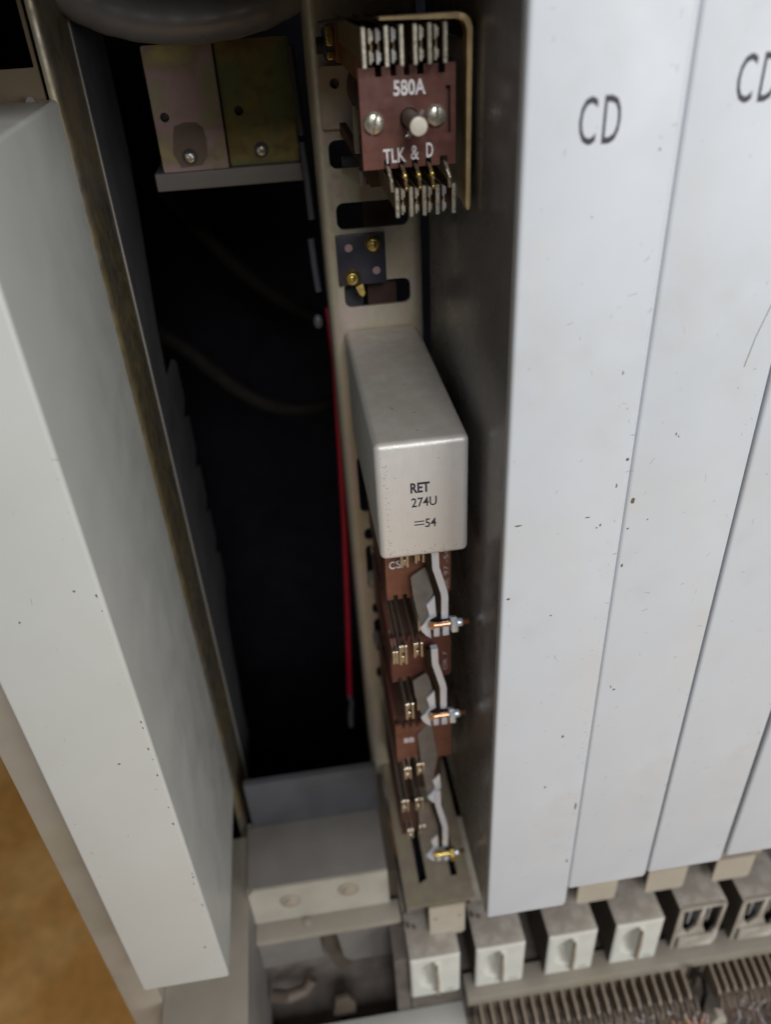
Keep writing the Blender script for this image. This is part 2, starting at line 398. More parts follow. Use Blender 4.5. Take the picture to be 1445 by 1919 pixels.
chips(c2, [(109.4, -158, 1.0, 1.4), (109.0, -170, .5, .5), (121, -133, .3, .8), (114, -254, .9, .7), (112.5, -252, .4, .8), (116, -167, .4, .3), (122, -134, .3, .5), (109, -187, .5, 1.1)], 215.4, rnd)
def scuffs(par, x0, x1, z0, z1, y, n, seed, bias=0.0):
    rn = random.Random(seed); b = MB()
    for i in range(n):
        x = rn.uniform(x0, x1) if rn.random() > bias else x1 - abs(rn.gauss(0, 3.5)); z = rn.uniform(z0, z1)
        if x < x0 or x > x1: continue
        a = rn.choice((rn.gauss(0, .25), rn.gauss(1.3, .4))); l = abs(rn.gauss(0, 1.1)) + .25; h_ = rn.uniform(.03, .09)
        b.ribbon([(x, z), (x + math.cos(a) * l * .5 + rn.gauss(0, .1), z + math.sin(a) * l * .5), (x + math.cos(a) * l, z + math.sin(a) * l)], h_, y - .03, y + .02)
    return b.done('scuff_marks', 'scuff', par, kind='stuff')
scuffs(c1, 65.5, 104.6, -405, -5, 214.2, 130, 5, .45); scuffs(c2, 109, 147.5, -395, -5, 215.4, 80, 6, .3)
scuffs(c3, 153, 191, -395, -60, 217.6, 50, 7, .3); scuffs(c4, 196, 234, -395, -200, 217.4, 16, 8); scuffs(cl, -113, -73.4, -410, -60, 206.0, 34, 9, .3)
b = MB(); b.ribbon([(147.0, -78), (144.5, -90), (141.5, -101), (139.8, -111)], 0.09, 215.32, 215.42); b.done('scratch', 'chip', c2)

# ------------------------------------------------------------------ strips (mounting channels)
def channel_profile(x0, x1, yf, yb, t=1.6, r=4.5):
    o = [(x0, yb)]
    for i in range(7):
        a = math.radians(180 + 90 * i / 6); o.append((x0 + r + r * math.cos(a), yf + r + r * math.sin(a)))
    for i in range(7):
        a = math.radians(270 + 90 * i / 6); o.append((x1 - r + r * math.cos(a), yf + r + r * math.sin(a)))
    o.append((x1, yb))
    inn = [(x1 - t, yb)]
    ri = r - t
    for i in range(7):
        a = math.radians(360 - 90 * i / 6); inn.append((x1 - r + ri * math.cos(a), yf + r + ri * math.sin(a)))
    for i in range(7):
        a = math.radians(270 - 90 * i / 6); inn.append((x0 + r + ri * math.cos(a), yf + r + ri * math.sin(a)))
    inn.append((x0 + t, yb))
    return o, inn

strip = thing('relay_strip', 'open zinc plated relay strip with slots, between the dark opening and CD cover', 'relay strip', (40, 357, -465))
slots = [(23.5, 55.5, -31.2, -18.0), (22.5, 55.5, -70.6, -59.5), (23.6, 55.6, -95.9, -84.6), (24.4, 55.2, -131.2, -119.6),
         (23.6, 55, -247.5, -212), (24.6, 40, -267, -258.6), (24.6, 50, -302.4, -270.5), (26, 50, -322.8, -313.9), (26.2, 50, -354.3, -326.4), (25.5, 50, -378.1, -367.4)]
X0, X1, YF = 17.0, 61.6, 357.0
b = MB(); b.flat([(X0 + 4.5, -590), (X1 - 4.5, -590), (X1 - 4.5, 60), (X0 + 4.5, 60)], [rr(a, bb, c_, d, 3.2) for a, bb, c_, d in [(max(p[0], X0 + 4.9), min(p[1], X1 - 4.9), p[2], p[3]) for p in slots]], YF, YF + 1.6)
b.done('channel_face', 'zinc', strip)
for side in (0, 1):
    o, inn = channel_profile(X0, X1, YF, 376)
    h = 8
    if side == 0: poly = o[:h] + inn[-h:]
    else: poly = o[-h:] + inn[:h]
    MB().prism([(p[0], p[1]) for p in poly], -590, 60, 'z').done('channel_flange', 'zinc', strip)
# base plate with two slots running back into the strip
outer = rr(24.8, 67.0, 252.0, 356.6, 2.2)
s1 = [(34.9, 266), (40.2, 268.5), (40.2, 345), (35.2, 345)]; s2 = [(55.2, 268), (59.3, 268), (60.0, 340), (55.6, 340)]
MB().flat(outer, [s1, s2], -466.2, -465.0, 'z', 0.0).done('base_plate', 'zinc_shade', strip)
MB().box(26, 66, 264, 352, -473.5, -470.4).done('dark_slot_backing', 'black', strip)  # black sheet added under the slots so they look unlit

def strip_tab(parent, x0, x1, y, z0, z1, holes=True):
    r = 3.0
    hs = [circ(x0 + 3.6, (z0 + z1) / 2 + 4, 1.2, 12), circ(x1 - 3.6, (z0 + z1) / 2 + 4, 1.2, 12)] if holes else []
    b = MB(); b.flat([(x1, z1), (x0, z1)] + [p for p in rr(x0, x1, z0, z1, r) if p[1] < (z0 + z1) / 2], hs, y, y + 1.6, 'y', 0.0)
    return b.done('end_tab', 'cream', parent)
strip_tab(strip, 38.2, 60.2, 250.2, -499, -467)
MB().box(38, 60.5, 252, 262, -498, -468.6).done('tab_bracket', 'plastic_dark', strip)
GS = 'covered relay strips beyond the open one'
for xa, lab in ((131.0, 'cream tab of the strip under the second cover from the open strip'),
                (175.5, 'cream tab of the strip under the scratched cover'), (219.5, 'cream tab of the strip under the cover sliver at the edge')):
    t = thing('strip_end', lab, 'strip end', (xa, 340, -470), GS)
    MB().box(xa - 12, xa + 30, 252, 340, -467, -465, 0.4).done('end_plate', 'zinc', t)
    strip_tab(t, xa, xa + 25, 250, -488.5, -465.2, False)
    MB().box(xa + 2, xa + 22, 251.8, 262, -486, -467.2).done('tab_bracket', 'plastic_dark', t)

# ------------------------------------------------------------------ aluminium can relay
can = thing('canned_relay', 'aluminium relay can printed RET 274U, its box shape jutting from the strip', 'relay', (40, 357, -168))
b = MB(); b.box(22.6, 58.0, 245.0, 357, -194.7, -141.9, 2.6, 5)
for v in b.b.verts:           # the mouth is a touch narrower
    f = (v.co.y - 245) / 112.0
    v.co.z += (-168.3 - v.co.z) * 0.012 * f
b.done('can_shell', 'can', can, angle=60)
b = MB()
b.text('RET', 39.2, -161.7, 4.6, 7.4, 245.0, bold=0.035); b.done('lettering', 'ink', can)
MB().text('274U', 40.6, -168.3, 4.3, 9.8, 245.0, bold=0.015).done('lettering', 'ink', can)
MB().text('54', 43.0, -178.3, 4.2, 4.3, 245.0, bold=0.015).done('lettering', 'ink', can)
MB().box(36.6, 40.5, 244.93, 245.02, -177.5, -177.0).box(36.6, 40.5, 244.93, 245.02, -179.0, -178.5).done('lettering', 'ink', can)
b = MB(); rnd = random.Random(11)
for i in range(70):
    if i < 40: x = 25.5 + abs(rnd.gauss(0, 1.3)); z = rnd.uniform(-190, -150)
    else: x = rnd.uniform(26, 56); z = -194 + abs(rnd.gauss(0, 2.0)) + 1.8
    r_ = rnd.uniform(0.07, 0.22); b.prism(circ(x, z, r_, 6), 244.95, 245.03)
b.done('pitting', 'chip', can)
b = MB()
for i in range(16):
    x = rnd.uniform(28, 55); y = rnd.uniform(252, 300); r_ = rnd.uniform(.15, .4)
    b.prism([(x + (p[0] - x), y + (p[1] - y) * .7) for p in circ(x, y, r_, 6)], -141.92, -141.86, 'z')
b.done('dust_specks', 'chip', can)

# ------------------------------------------------------------------ key relay 580A
key = thing('key_relay', 'brown fronted relay lettered 580A and TLK & D with a push plunger', 'relay', (42, 357, -40))
def notch(x0, x1, z0, z1, top, bot, d=2.6, rc=0.0):
    pts = [(x0, z0)]
    for a, bb in bot: pts += [(a, z0), (a, z0 + d), (bb, z0 + d), (bb, z0)]
    if rc: pts += [(x1 - rc, z0), (x1 - rc * .3, z0 + rc * .3), (x1, z0 + rc)]
    else: pts.append((x1, z0))
    if rc: pts += [(x1, z1 - rc), (x1 - rc * .3, z1 - rc * .3), (x1 - rc, z1)]
    else: pts.append((x1, z1))
    for a, bb in reversed(top): pts += [(bb, z1), (bb, z1 - d), (a, z1 - d), (a, z1)]
    pts.append((x0, z1))
    return pts
pl = notch(27.0, 56.2, -53.0, -25.0, [(32.0, 34.0), (36.6, 38.4), (40.6, 42.4), (44.6, 46.6), (51, 53)],
           [(33.6, 35.4), (38, 39.8), (42.3, 44.1), (46.6, 48.4), (51.2, 53.6)])
MB().flat(pl, [circ(41.9, -39.2, 3.0, 24), [(53.2, -44), (54.6, -44), (54.6, -31), (53.2, -31)]], 262, 263.6, 'y').done('front_plate', 'brown', key)
b = MB(); b.box(27.5, 56, 264.4, 266.2, -50, -28).done('backing_plate', 'coil', key)
MB().text('580A', 42.2, -30.8, 4.3, 9.8, 262.0, bold=0.03).done('lettering', 'white_ink', key)
MB().text('TLK', 36.9, -49.3, 4.2, 7.0, 262.0, bold=0.02, rot=0.03).text('&', 43.3, -48.9, 4.2, 2.7, 262.0, bold=0.02).text('D', 48.0, -48.5, 4.3, 2.2, 262.0, bold=0.02).done('lettering', 'white_ink', key)
def screw(parent, x, y, z, r, ang, m='screwhead', h=1.5, name='screw', dome=0.35):
    # a round head with a real slot: two half domes either side of the cut
    b = MB(); n = 16
    for sgn in (-1, 1):
        rings = []
        for k in range(6):
            t = k / 5 * math.pi / 2; rad = r * math.cos(t) if k else r
            hh = 0 if k == 0 else h * (0.45 + 0.55 * math.sin(t))
            ring = []
            for i in range(n + 1):
                a = math.pi * i / n - math.pi / 2
                u = max(0.13 * r, rad * math.cos(a)); v_ = rad * math.sin(a)
                ring.append((sgn * u, v_, hh))
            rings.append(ring)
        vv = []
        for ring in rings:
            row = []
            for u, v_, hh in ring:
                ca, sa = math.cos(ang), math.sin(ang)
                row.append(b.b.verts.new((x + u * ca - v_ * sa, y - hh, z + u * sa + v_ * ca)))
            vv.append(row)
        for k in range(5):
            for i in range(n): b.b.faces.new((vv[k][i], vv[k][i + 1], vv[k + 1][i + 1], vv[k + 1][i]))
            b.b.faces.new((vv[k][0], vv[k + 1][0], vv[k + 1][n], vv[k][n]))
    b.cyl((x, y + 0.05, z), (x, y - h * 0.25, z), r * 0.97, 20)
    return b.done(name, m, parent, angle=60)
screw(key, 31.0, 262, -39.8, 3.2, -0.25, h=2.0)
screw(key, 50.0, 262, -38.9, 3.1, -0.08, h=2.0)
pg = MB().cyl((41.9, 263, -39.0), (41.9, 246.2, -39.0), 2.5, 24).done('plunger', 'plunger_side', key)
MB().cyl((41.9, 246.25, -39.0), (41.9, 245.2, -39.0), 2.55, 24, bev=0.25).done('plunger_cap', 'plunger', pg)
MB().cyl((40.0, 254, -43.2), (44.8, 254, -36.0), 0.62, 10).done('cross_pin', 'contact', pg)
# yoke: top edge and brass right side
ypts = [(22, -15.2), (57.0, -15.2)] + [(57.0 + 4.2 * math.sin(math.radians(a)), -19.4 + 4.2 * math.cos(math.radians(a))) for a in range(10, 91, 16)] + [(61.2, -66)]
b = MB()
inner = [(22, -16.8), (57.0, -16.8)] + [(57.0 + 2.6 * math.sin(math.radians(a)), -19.4 + 2.6 * math.cos(math.radians(a))) for a in range(10, 91, 16)] + [(59.6, -66), (60.1, -67.6), (60.9, -67.4)]

ypts = [(p[0], p[1] + 2.6) for p in ypts]; inner = [(p[0], p[1] + 2.6) for p in inner]; ypts[-1] = (61.2, -66); inner[-3:] = [(59.6, -66), (60.1, -67.6), (60.9, -67.4)]
ypts[0] = (34, ypts[0][1]); inner[0] = (34, inner[0][1] + .6)
b = MB(); b.prism(ypts + inner[::-1], 262, 268, 'y', 0.25); yk = b.done('yoke', 'brassdull', key)
MB().box(59.7, 61.1, 267, 357, -66, -20).done('yoke_side', 'zinc', key)
b = MB(); b.hexa([(22, 350, -17.6), (35, 262.6, -13.4), (35, 262.6, -12.7), (22, 350, -16.9), (24, 356, -17.6), (37, 268, -13.4), (37, 268, -12.7), (24, 356, -16.9)])
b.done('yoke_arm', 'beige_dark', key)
def wire_pack(parent, bars, tips, z0, z1, back, bar_w=1.25, bm='spring'):
    for x in bars:
        b = MB(); b.box(x - bar_w / 2, x + bar_w / 2, 255.0, 256.4, z0, z1, 0.25, 1)
        o = b.done('contact_spring', bm, parent)
        MB().box(x - 0.2, x + 0.2, 256.4, back, z0 + 1.4, z1 - 0.6).done('spring_blade', 'spring_dark', o)
    for x, bright in tips:
        b = MB(); h = (z1 - z0)
        for a, c_ in ((0.08, 0.42), (0.58, 0.94)):
            b.box(x - 0.65, x + 0.1, 255.8, 258, z0 + h * a, z0 + h * c_, 0.15, 1)
            b.box(x + 0.1, x + 0.75, 256.5, 258.5, z0 + h * (a + 0.06), z0 + h * (c_ - 0.06), 0.15, 1)
        o = b.done('contact_tip', 'contact' if bright else 'spring', parent)
        MB().box(x + 0.2, x + 0.55, 258.5, back, z0 + 1.5, z1 - 1.5).done('spring_blade', 'spring_dark', o)
wire_pack(key, [28.4, 34.9, 39.2, 43.1, 47.3, 51.8], [(30.5, 0), (32.6, 1), (37.0, 1), (45.0, 0), (49.3, 0)], -24.6, -14.3, 344)
wire_pack(key, [36.3, 40.7, 44.9, 49.1, 54.3], [(38.2, 0), (42.6, 0), (46.8, 0), (51.3, 1)], -66.4, -57.4, 344)
for i, x in enumerate((34.4, 38.9, 43.2, 47.4, 52.6)):      # curled fingers coming through the lower notches
    pts = [(x, 263, -52.4), (x, 260, -52.4), (x + .2, 257.4, -53.6), (x + .4, 256, -55.8), (x + .5, 256.4, -58.6)]
    cs = MB().tube(pts, 0.55, 8).done('curled_spring', 'spring' if i in (0, 4) else 'spring_dark', key)
    if 0 < i < 4: MB().sphere((x + .2, 256.4, -54.4), 0.85, (1, .8, 1.1)).sphere((x + .5, 256.2, -58), .55).done('gold_bead', 'brass', cs)
MB().box(29, 56, 335, 346, -25, -16.2, 0.3).done('insulator', 'insul', key)
MB().box(33, 56, 300, 346, -66.6, -54.0, 0.3).done('insulator', 'coil', key)
MB().box(29.2, 30.8, 280, 352, -31, -17, 0.3).done('insulator', 'insul', key)
MB().cyl((42, 268, -40), (42, 355, -40), 10.5, 28).done('coil', 'coil', key)
MB().flat(rr(20.8, 36, -54.6, -32.2, 1.2), [circ(26.8, -38.3, 1.9, 16)], 353.0, 354.6).done('mounting_foot', 'zinc', key)
screw(key, 26.8, 355.6, -38.3, 1.7, 0.3, 'greysteel', name='rivet', h=0.8)
MB().box(24.2, 27.0, 343, 350, -24.8, -18.2, 0.5).done('brass_tab', 'brass', key)
MB().box(24.2, 27.0, 343, 350, -29.4, -26.6, 0.5).done('brass_tab', 'brass', key)
MB().box(27.2, 29.6, 338, 350, -30, -16.6, 0.2).done('insulator', 'insul', key)
b = MB()
for i in range(6): b.cyl((20.8 + i * .55, 352, -25), (21.15 + i * .55, 352, -25), 3.0, 16)
b.done('coil_spring', 'darksteel', key)
b = MB(); b.box(31.2, 33.8, 330, 336, -60.5, -43.5, 0.4); b.done('residual_stud', 'beige', key)
b = MB()
for i in range(8): b.cyl((27.0 + i * .75, 346 - i * .8, -66 + i * .1), (27.4 + i * .75, 346 - i * .8, -66 + i * .1), 2.2, 14)
b.done('coil_spring', 'darksteel', key)
b = MB(); b.hexa([(27.5, 350, -52), (30, 350, -52), (36, 330, -63), (33.5, 330, -63), (27.5, 353, -56), (30, 353, -56), (36, 333, -67), (33.5, 333, -67)])
b.done('lever', 'coil', key)
MB().box(32.0, 34.6, 328, 334, -72, -66.4, 0.3).done('hex_stop', 'beige', key)
MB().box(34.8, 39, 330, 350, -72, -66, 0.3).done('insulator', 'insul', key)

# ------------------------------------------------------------------ terminal block with brass studs
tb = thing('terminal_block', 'small blue black terminal block with two brass studs and pink dots', 'terminal block', (33, 356.6, -109))
MB().box(22.2, 44.0, 353.6, 356.8, -119.8, -97.6, 0.3).done('block_body', 'termblock', tb)
for x, z in ((38.5, -102.0), (28.3, -116.2)):
    MB().cyl((x, 353.8, z), (x, 350.8, z), 3.9, 26, r1=2.6, bev=0.4).sphere((x - .4, 350.9, z + .3), 1.7, (1, .5, 1)).done('brass_stud', 'brass', tb)
for x, z in ((27.6, -102.9), (39.5, -113.8)):
    MB().cyl((x, 353.7, z), (x, 353.2, z), 1.75, 18).done('pink_rivet', 'pinkdot', tb)
b = MB(); b.prism([(29.5, -120.4), (32.8, -119.0), (33.6, -123.5), (32.6, -125.2), (31.0, -124)], 352.5, 353.3); b.done('brass_tail', 'brass', tb)

# ------------------------------------------------------------------ open relays below the can
GR = 'open relays in a column below the can'
def spring_pair(par, xs, z, zh, y0=262.0, y1=352.0, m='spring'):
    for i, x in enumerate(xs):
        o = MB().box(x - 0.55, x + 0.55, y0, y0 + 1.6, z - zh / 2, z + zh / 2, 0.2, 1).box(x - 0.28, x + 0.28, y0 + 1.6, y1, z - zh / 2 + .8, z + zh / 2 - .6).done('contact_spring', m, par)
        if i % 2 == 0:
            MB().box(x + 0.7, x + 1.7, y0 + .6, y0 + 2.4, z + zh * .12, z + zh * .45, 0.15, 1).box(x + 0.7, x + 1.7, y0 + .6, y0 + 2.4, z - zh * .42, z - zh * .10, 0.15, 1).done('contact_tip', 'spring', o)
def hexnut(b, x0, x1, y, z, r):
    b.cyl((x0, y, z), (x1, y, z), r, 6, bev=0.25)
def open_relay(label, zc, strip_z=None, blade_z=None, screw_z=None, blade_tip=None, plate=True, plate_m='brown', sp=(), screw_m='copper', dx=0.0, small=False, blk=None):
    t = thing('open_relay', label, 'relay', (40, 357, zc), GR)
    yp = 269.0
    if plate:
        x1 = 54.6 * 1 + 1.2 if not small else 38
        pl = notch(26.6, x1, zc - 14.6, zc + 14.4, [(30.0, 31.6), (33.6, 35.2), (37.0, 39)] if not small else [], [(29.4, 31.4), (33.6, 35.6)], d=2.6, rc=2.4 if not small else 0)
        MB().flat(pl, [], yp, yp + 1.6).done('front_plate', plate_m, t)
        MB().box(28, x1 - 1.5, yp + 2.0, yp + 60, zc - 11.5, zc + 11.5, 1.0).done('coil', 'coil', t)
    MB().box(26.6, 28.4, yp + 8, 338, zc - 20, zc + 13, 0.3).done('side_frame', 'brown', t)
    if blade_z:
        z1, z0 = blade_z
        X = 40.5 + dx; sz = screw_z if screw_z else z0 + 8; f = (z1 - sz) / 26.8
        outline = [(-3.7, 23 * f), (3.0, 26.8 * f), (4.2, 24 * f), (5.8, 14 * f), (2.6, 9.4), (3.4, 2.4), (-.4, -2.2), (-1.5, 3), (-3.2, 14 * f)]
        b = MB(); A = []; B = []
        for (u, v) in outline:
            y = 259.5 + 5.0 * max(0, v - 9) / 18
            A.append(b.b.verts.new((X + u, y, sz + v))); B.append(b.b.verts.new((X + u, y + .9, sz + v)))
        b.b.faces.new(A); b.b.faces.new(B[::-1])
        for i in range(len(A)): b.b.faces.new((A[i], B[i], B[(i + 1) % len(A)], A[(i + 1) % len(A)]))
        arm = b.done('armature', 'armature', t, angle=20)
        b = MB(); b.prism([(X + 2.2, sz + 9.4), (X + 4, sz + 11.6), (X + 6.0, sz + 14.2), (X + 6.6, sz + 2.4), (X + 3.5, sz + .7), (X + 3.1, sz + 5.4)], 258.6, 259.7, bev=0.12)
        b.done('glint_tongue', 'alu', arm)  # bright piece standing for the jagged reflection on the blade
        b = MB(); b.prism([(X - .9, sz - 3.0), (X + 1.0, sz - .8), (X + 3.4, sz + 3.0), (X + 4.0, sz - 10.4), (X + 1.5, sz - 7.8), (X - .4, sz - 5.2)], 258.2, 259.3, bev=0.12)
        b.done('glint_foot', 'alu', arm)  # lower part of the same reflection, modelled as bright metal
    if strip_z:
        za, zb = strip_z; H = za - zb
        path = [(46.9 + dx, za), (47.2 + dx, za - .24 * H), (50.6 + dx, za - .60 * H), (50.9 + dx, za - .66 * H), (50.9 + dx, zb)]
        MB().ribbon(path, 1.55, 258.6, 261.4).done('stop_strip', 'alu', t)
        MB().ribbon([(p[0] - 2.7, p[1] - .3) for p in path], 1.0, 259.0, 261.0).done('dark_gap_ribbon', 'rubber', t)  # black ribbon put in for the dark shaded gap beside the strip
    if screw_z:
        X = 44.4 + dx; z = screw_z; y = 255.6
        b = MB(); b.cyl((X - 1.0, y, z), (X + .9, y, z), 1.9, 6, bev=.2); b.cyl((X + .8, y, z), (X + 13.2, y, z), 1.25, 16)
        for i in range(9): b.cyl((X + 13.2 + i * .42, y, z), (X + 13.5 + i * .42, y, z), 1.35, 12, r1=1.15)
        sc = b.done('adjusting_screw', screw_m, t)
        b = MB(); hexnut(b, X + 8.4, X + 11.2, y - .6, z, 3.9); b.done('hex_nut', 'nut' if screw_m == 'copper' else 'brass', sc)
        MB().cyl((X + 11.2, y, z), (X + 13.7, y, z), 1.9, 18, bev=.2).done('collar', 'nut', sc)
        b = MB(); b.box(X + 4.9, X + 7.9, 255.6, 258.4, z - 7.2, z - 1.2, 0.35); b.box(X + 1.0, X + 3.8, 256.4, 258.8, z - 8.0, z - 1.4, .35); b.done('screw_lug', 'alu', t)
    for s_ in sp: spring_pair(t, *s_)
    if small:
        MB().box(38, 55.5, 296, 350, zc - 12, zc + 22, 1.2).done('coil', 'coil', t)  # extra dark bodies, added to cover and darken the base plate
        MB().box(27, 37, 290, 350, zc - 9, zc + 12, 1.0).done('coil', 'coil', t)  # second added dark body over the base plate, not a real coil
    return t
r1 = open_relay('open relay right under the can, brown plate lettered CSP and copper screw', -221.6, (-203, -242), (-216, -250), -242.4, sp=[((33.2, 35.6), -208.5, 9), ((39.4, 42.6), -207, 9), ((39.8, 42.0), -247, 8)], plate_m='brown_light')
MB().text('C', 29.6, -216.4, 4.2, 2.5, 269.0, bold=0.01).text('S', 32.5, -216.2, 4.2, 2.3, 269.0, bold=0.01).text('P', 35.2, -216.0, 4.2, 2.2, 269.0, bold=0.01).done('lettering', 'white_ink', r1)
MB().text('0K 97 -54', 53.7, -222.5, 2.2, 22.5, 269.0, rot=math.pi / 2).done('lettering', 'pale_ink', r1)
r2 = open_relay('open relay second from the can, purplish plate, with copper screw and hex nut', -274.5, (-260, -301), (-280, -311), -302.2, dx=-1.0, sp=[((30.6, 33.2), -265, 12), ((37.4, 40.6), -263, 9), ((32.2, 35.2), -304, 11), ((27.4, 28.9), -266, 8), ((38.0, 40.2), -300, 8)])
MB().text('T', 30.8, -268.0, 3.4, 2.2, 269.0, bold=0.02).done('lettering', 'white_ink', r2)
MB().text('OK 7', 52.8, -279.0, 2.0, 12.0, 269.0, rot=math.pi / 2).done('lettering', 'pale_ink', r2)
r3 = open_relay('open relay with bright orange brown plate and a bare blade, no screw', -336.0, None, (-322, -374), None, dx=1.0, sp=[((29.8, 32.4), -352, 9), ((36.6, 39.4), -350, 9)], plate_m='brown_light')
MB().text('BB', 33.5, -333.6, 3.6, 5.4, 269.0, bold=0.03).done('lettering', 'white_ink', r3)
r4 = open_relay('lowest open relay, brass ended screw, just above the slotted base plate', -401.0, (-366, -418), (-384, -427), -420.0, dx=-0.8, small=True, plate_m='coil', screw_m='brass', sp=[((27.4, 30.2), -380, 10), ((35.0, 38.2), -380, 10), ((29.6, 32.0), -406, 8), ((36.4, 38.8), -404, 8)])
# grommets and bits showing through the strip's slots
GG = 'fixings showing in the strip slots'
for z, lab in ((-291, 'white ringed rivet in the strip slot beside the CSP plate'), (-339, 'grey coil ended rivet in the slot beside the second open relay')):
    t = thing('slot_rivet', lab, 'rivet', (28, 352, z), GG)
    MB().cyl((28.0, 357, z), (28.0, 348, z - 1), 3.2, 20, bev=.5).done('rivet_ring', 'beige' if z > -300 else 'greysteel', t)
    MB().cyl((28.0, 348.1, z - 1), (28.0, 347.4, z - 1), 1.5, 16).done('rivet_core', 'brass' if z > -300 else 'darksteel', t)
tag(MB().box(26, 30, 352, 356.8, -440, -385, .6).done('edge_clip', 'zinc', loc=(28, 356, -410)), 'zinc edge clip on the lower left of the open strip', 'clip')
tag(MB().box(22.5, 58, 338, 350, -7, 40, 1.5).done('upper_mounting_plate', 'zinc', loc=(40, 350, 20)), 'zinc mounting plate cut off above the 580A relay', 'plate')

# ------------------------------------------------------------------ grey plug blocks along the bottom
GB = 'grey plastic plug blocks along the bottom'
def block(label, x0, y0, z1, variant=0):
    t = thing('plug_block', label, 'plug block', (x0, y0, z1 - 47), GB)
    W, H, D = 31.0, 47.0, 92.0
    nx, nz = 30, 38
    b = MB(); grid = []
    for j in range(nz + 1):
        row = []
        for i in range(nx + 1):
            u = i / nx * W; v = j / nz * H
            d = 0.0
            if variant == 0:
                q = ((u - 14.6) / 10.5) ** 2 + ((v - 26) / 15.5) ** 2
                if u < 15.4 and q < 1: d = 11.0 * (1 - q) ** 0.8 * min(1, max(0, (u - 3) / 9)) 
                if 15.4 <= u < 17.6 and abs(v - 24) < 17: d = -0.9
            e = min(u, W - u, v, H - v)
            if e < 1.0: d += (1 - math.sqrt(max(0, 1 - (1 - e) ** 2))) * 1.0
            row.append(b.b.verts.new((x0 + u, y0 + d, z1 - H + v)))
        grid.append(row)
    for j in range(nz):
        for i in range(nx): b.b.faces.new((grid[j][i], grid[j][i + 1], grid[j + 1][i + 1], grid[j + 1][i]))
    front = b
    if variant == 1:
        front.b.free(); front = MB()
        front.flat(rr(x0, x0 + W, z1 - H, z1, 1.2), [[(x0 + 3, z1 - 3.5), (x0 + 15, z1 - 2.5), (x0 + 14, z1 - 22), (x0 + 9, z1 - 31), (x0 + 4.5, z1 - 22)], [(x0 + 17.5, z1 - 2.5), (x0 + 29, z1 - 3), (x0 + 28.5, z1 - 30), (x0 + 24, z1 - 38), (x0 + 18.5, z1 - 24)]], y0, y0 + 2.0)
        front.box(x0 + 3, x0 + 28, y0 - 2.4, y0 + .2, z1 - 46, z1 - 33, 1.0)
        front.done('block_front', 'block_worn', t)
        MB().box(x0 + .4, x0 + W - .4, y0 + 10, y0 + 12, z1 - H + .4, z1 - .6).done('block_inner', 'darksteel', t)
        MB().box(x0 + 8.5, x0 + 10.5, y0 + 2.5, y0 + 9.5, z1 - 24, z1 - 8, .4).box(x0 + 21.6, x0 + 23.4, y0 + 2.5, y0 + 9.5, z1 - 24, z1 - 8, .4).done('contact_blade', 'contact', t)
    else:
        front.done('block_front', 'plastic', t, angle=60)
        MB().flat([(x0 + 15.7, z1 - 40), (x0 + 17.3, z1 - 41.5), (x0 + 17.4, z1 - 24), (x0 + 16.6, z1 - 6.5), (x0 + 15.6, z1 - 9)], [], y0 - 3.4, y0 - 0.7).done('finger_fin', 'fin', t)
        MB().text('00', x0 + 24.5, z1 - H + 4.8, 3.0, 5.6, y0, bold=0.02).done('lettering', 'grey_ink', t)
    b = MB()
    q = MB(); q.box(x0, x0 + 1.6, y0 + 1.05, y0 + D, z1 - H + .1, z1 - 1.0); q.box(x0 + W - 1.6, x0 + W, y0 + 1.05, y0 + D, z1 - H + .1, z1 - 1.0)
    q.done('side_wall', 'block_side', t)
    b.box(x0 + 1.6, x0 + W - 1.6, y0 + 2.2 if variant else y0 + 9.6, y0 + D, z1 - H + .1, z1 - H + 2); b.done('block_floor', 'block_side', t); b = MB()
    b.box(x0 + .0, x0 + W - .0, y0 + 1.0, y0 + 30, z1 - 1.0, z1, 0.3)
    b.done('block_top', 'plastic', t); b = MB(); b.box(x0 + 3.0, x0 + W - 3.0, y0 + 30.1, y0 + D, z1 - 1.2, z1 - .2)
    b.done('block_case', 'plastic', t)
    MB().cyl((x0 + 2.2, y0 + 21, z1), (x0 + 2.2, y0 + 21, z1 + 2.4), 1.1, 10).cyl((x0 + 6.0, y0 + 20, z1), (x0 + 6.0, y0 + 20, z1 + 1.6), 0.9, 10).done('lug', 'plastic_dark', t)
    return t
BZ = -496.0
b1 = block('grey plug block under the open strip, a little apart from the row', 23.2, 236, BZ)
for off, lab in ((41.1, 'grey plug block below the first CD cover, thin fin on its front'), (87.0, 'grey plug block below the second cover, its fin brown with dirt'),
                 (130.2, 'grey plug block below the scratched cover, last with a solid front')):
    dup(b1, (off, 0, 0), lab)
b5 = block('open fronted plug block with two dark hollows, beside the black cable', 196.2, 239.5, BZ, 1)
b6 = dup(b5, (41, -1, 0), 'open fronted plug block with bright blades at the far end of the row')

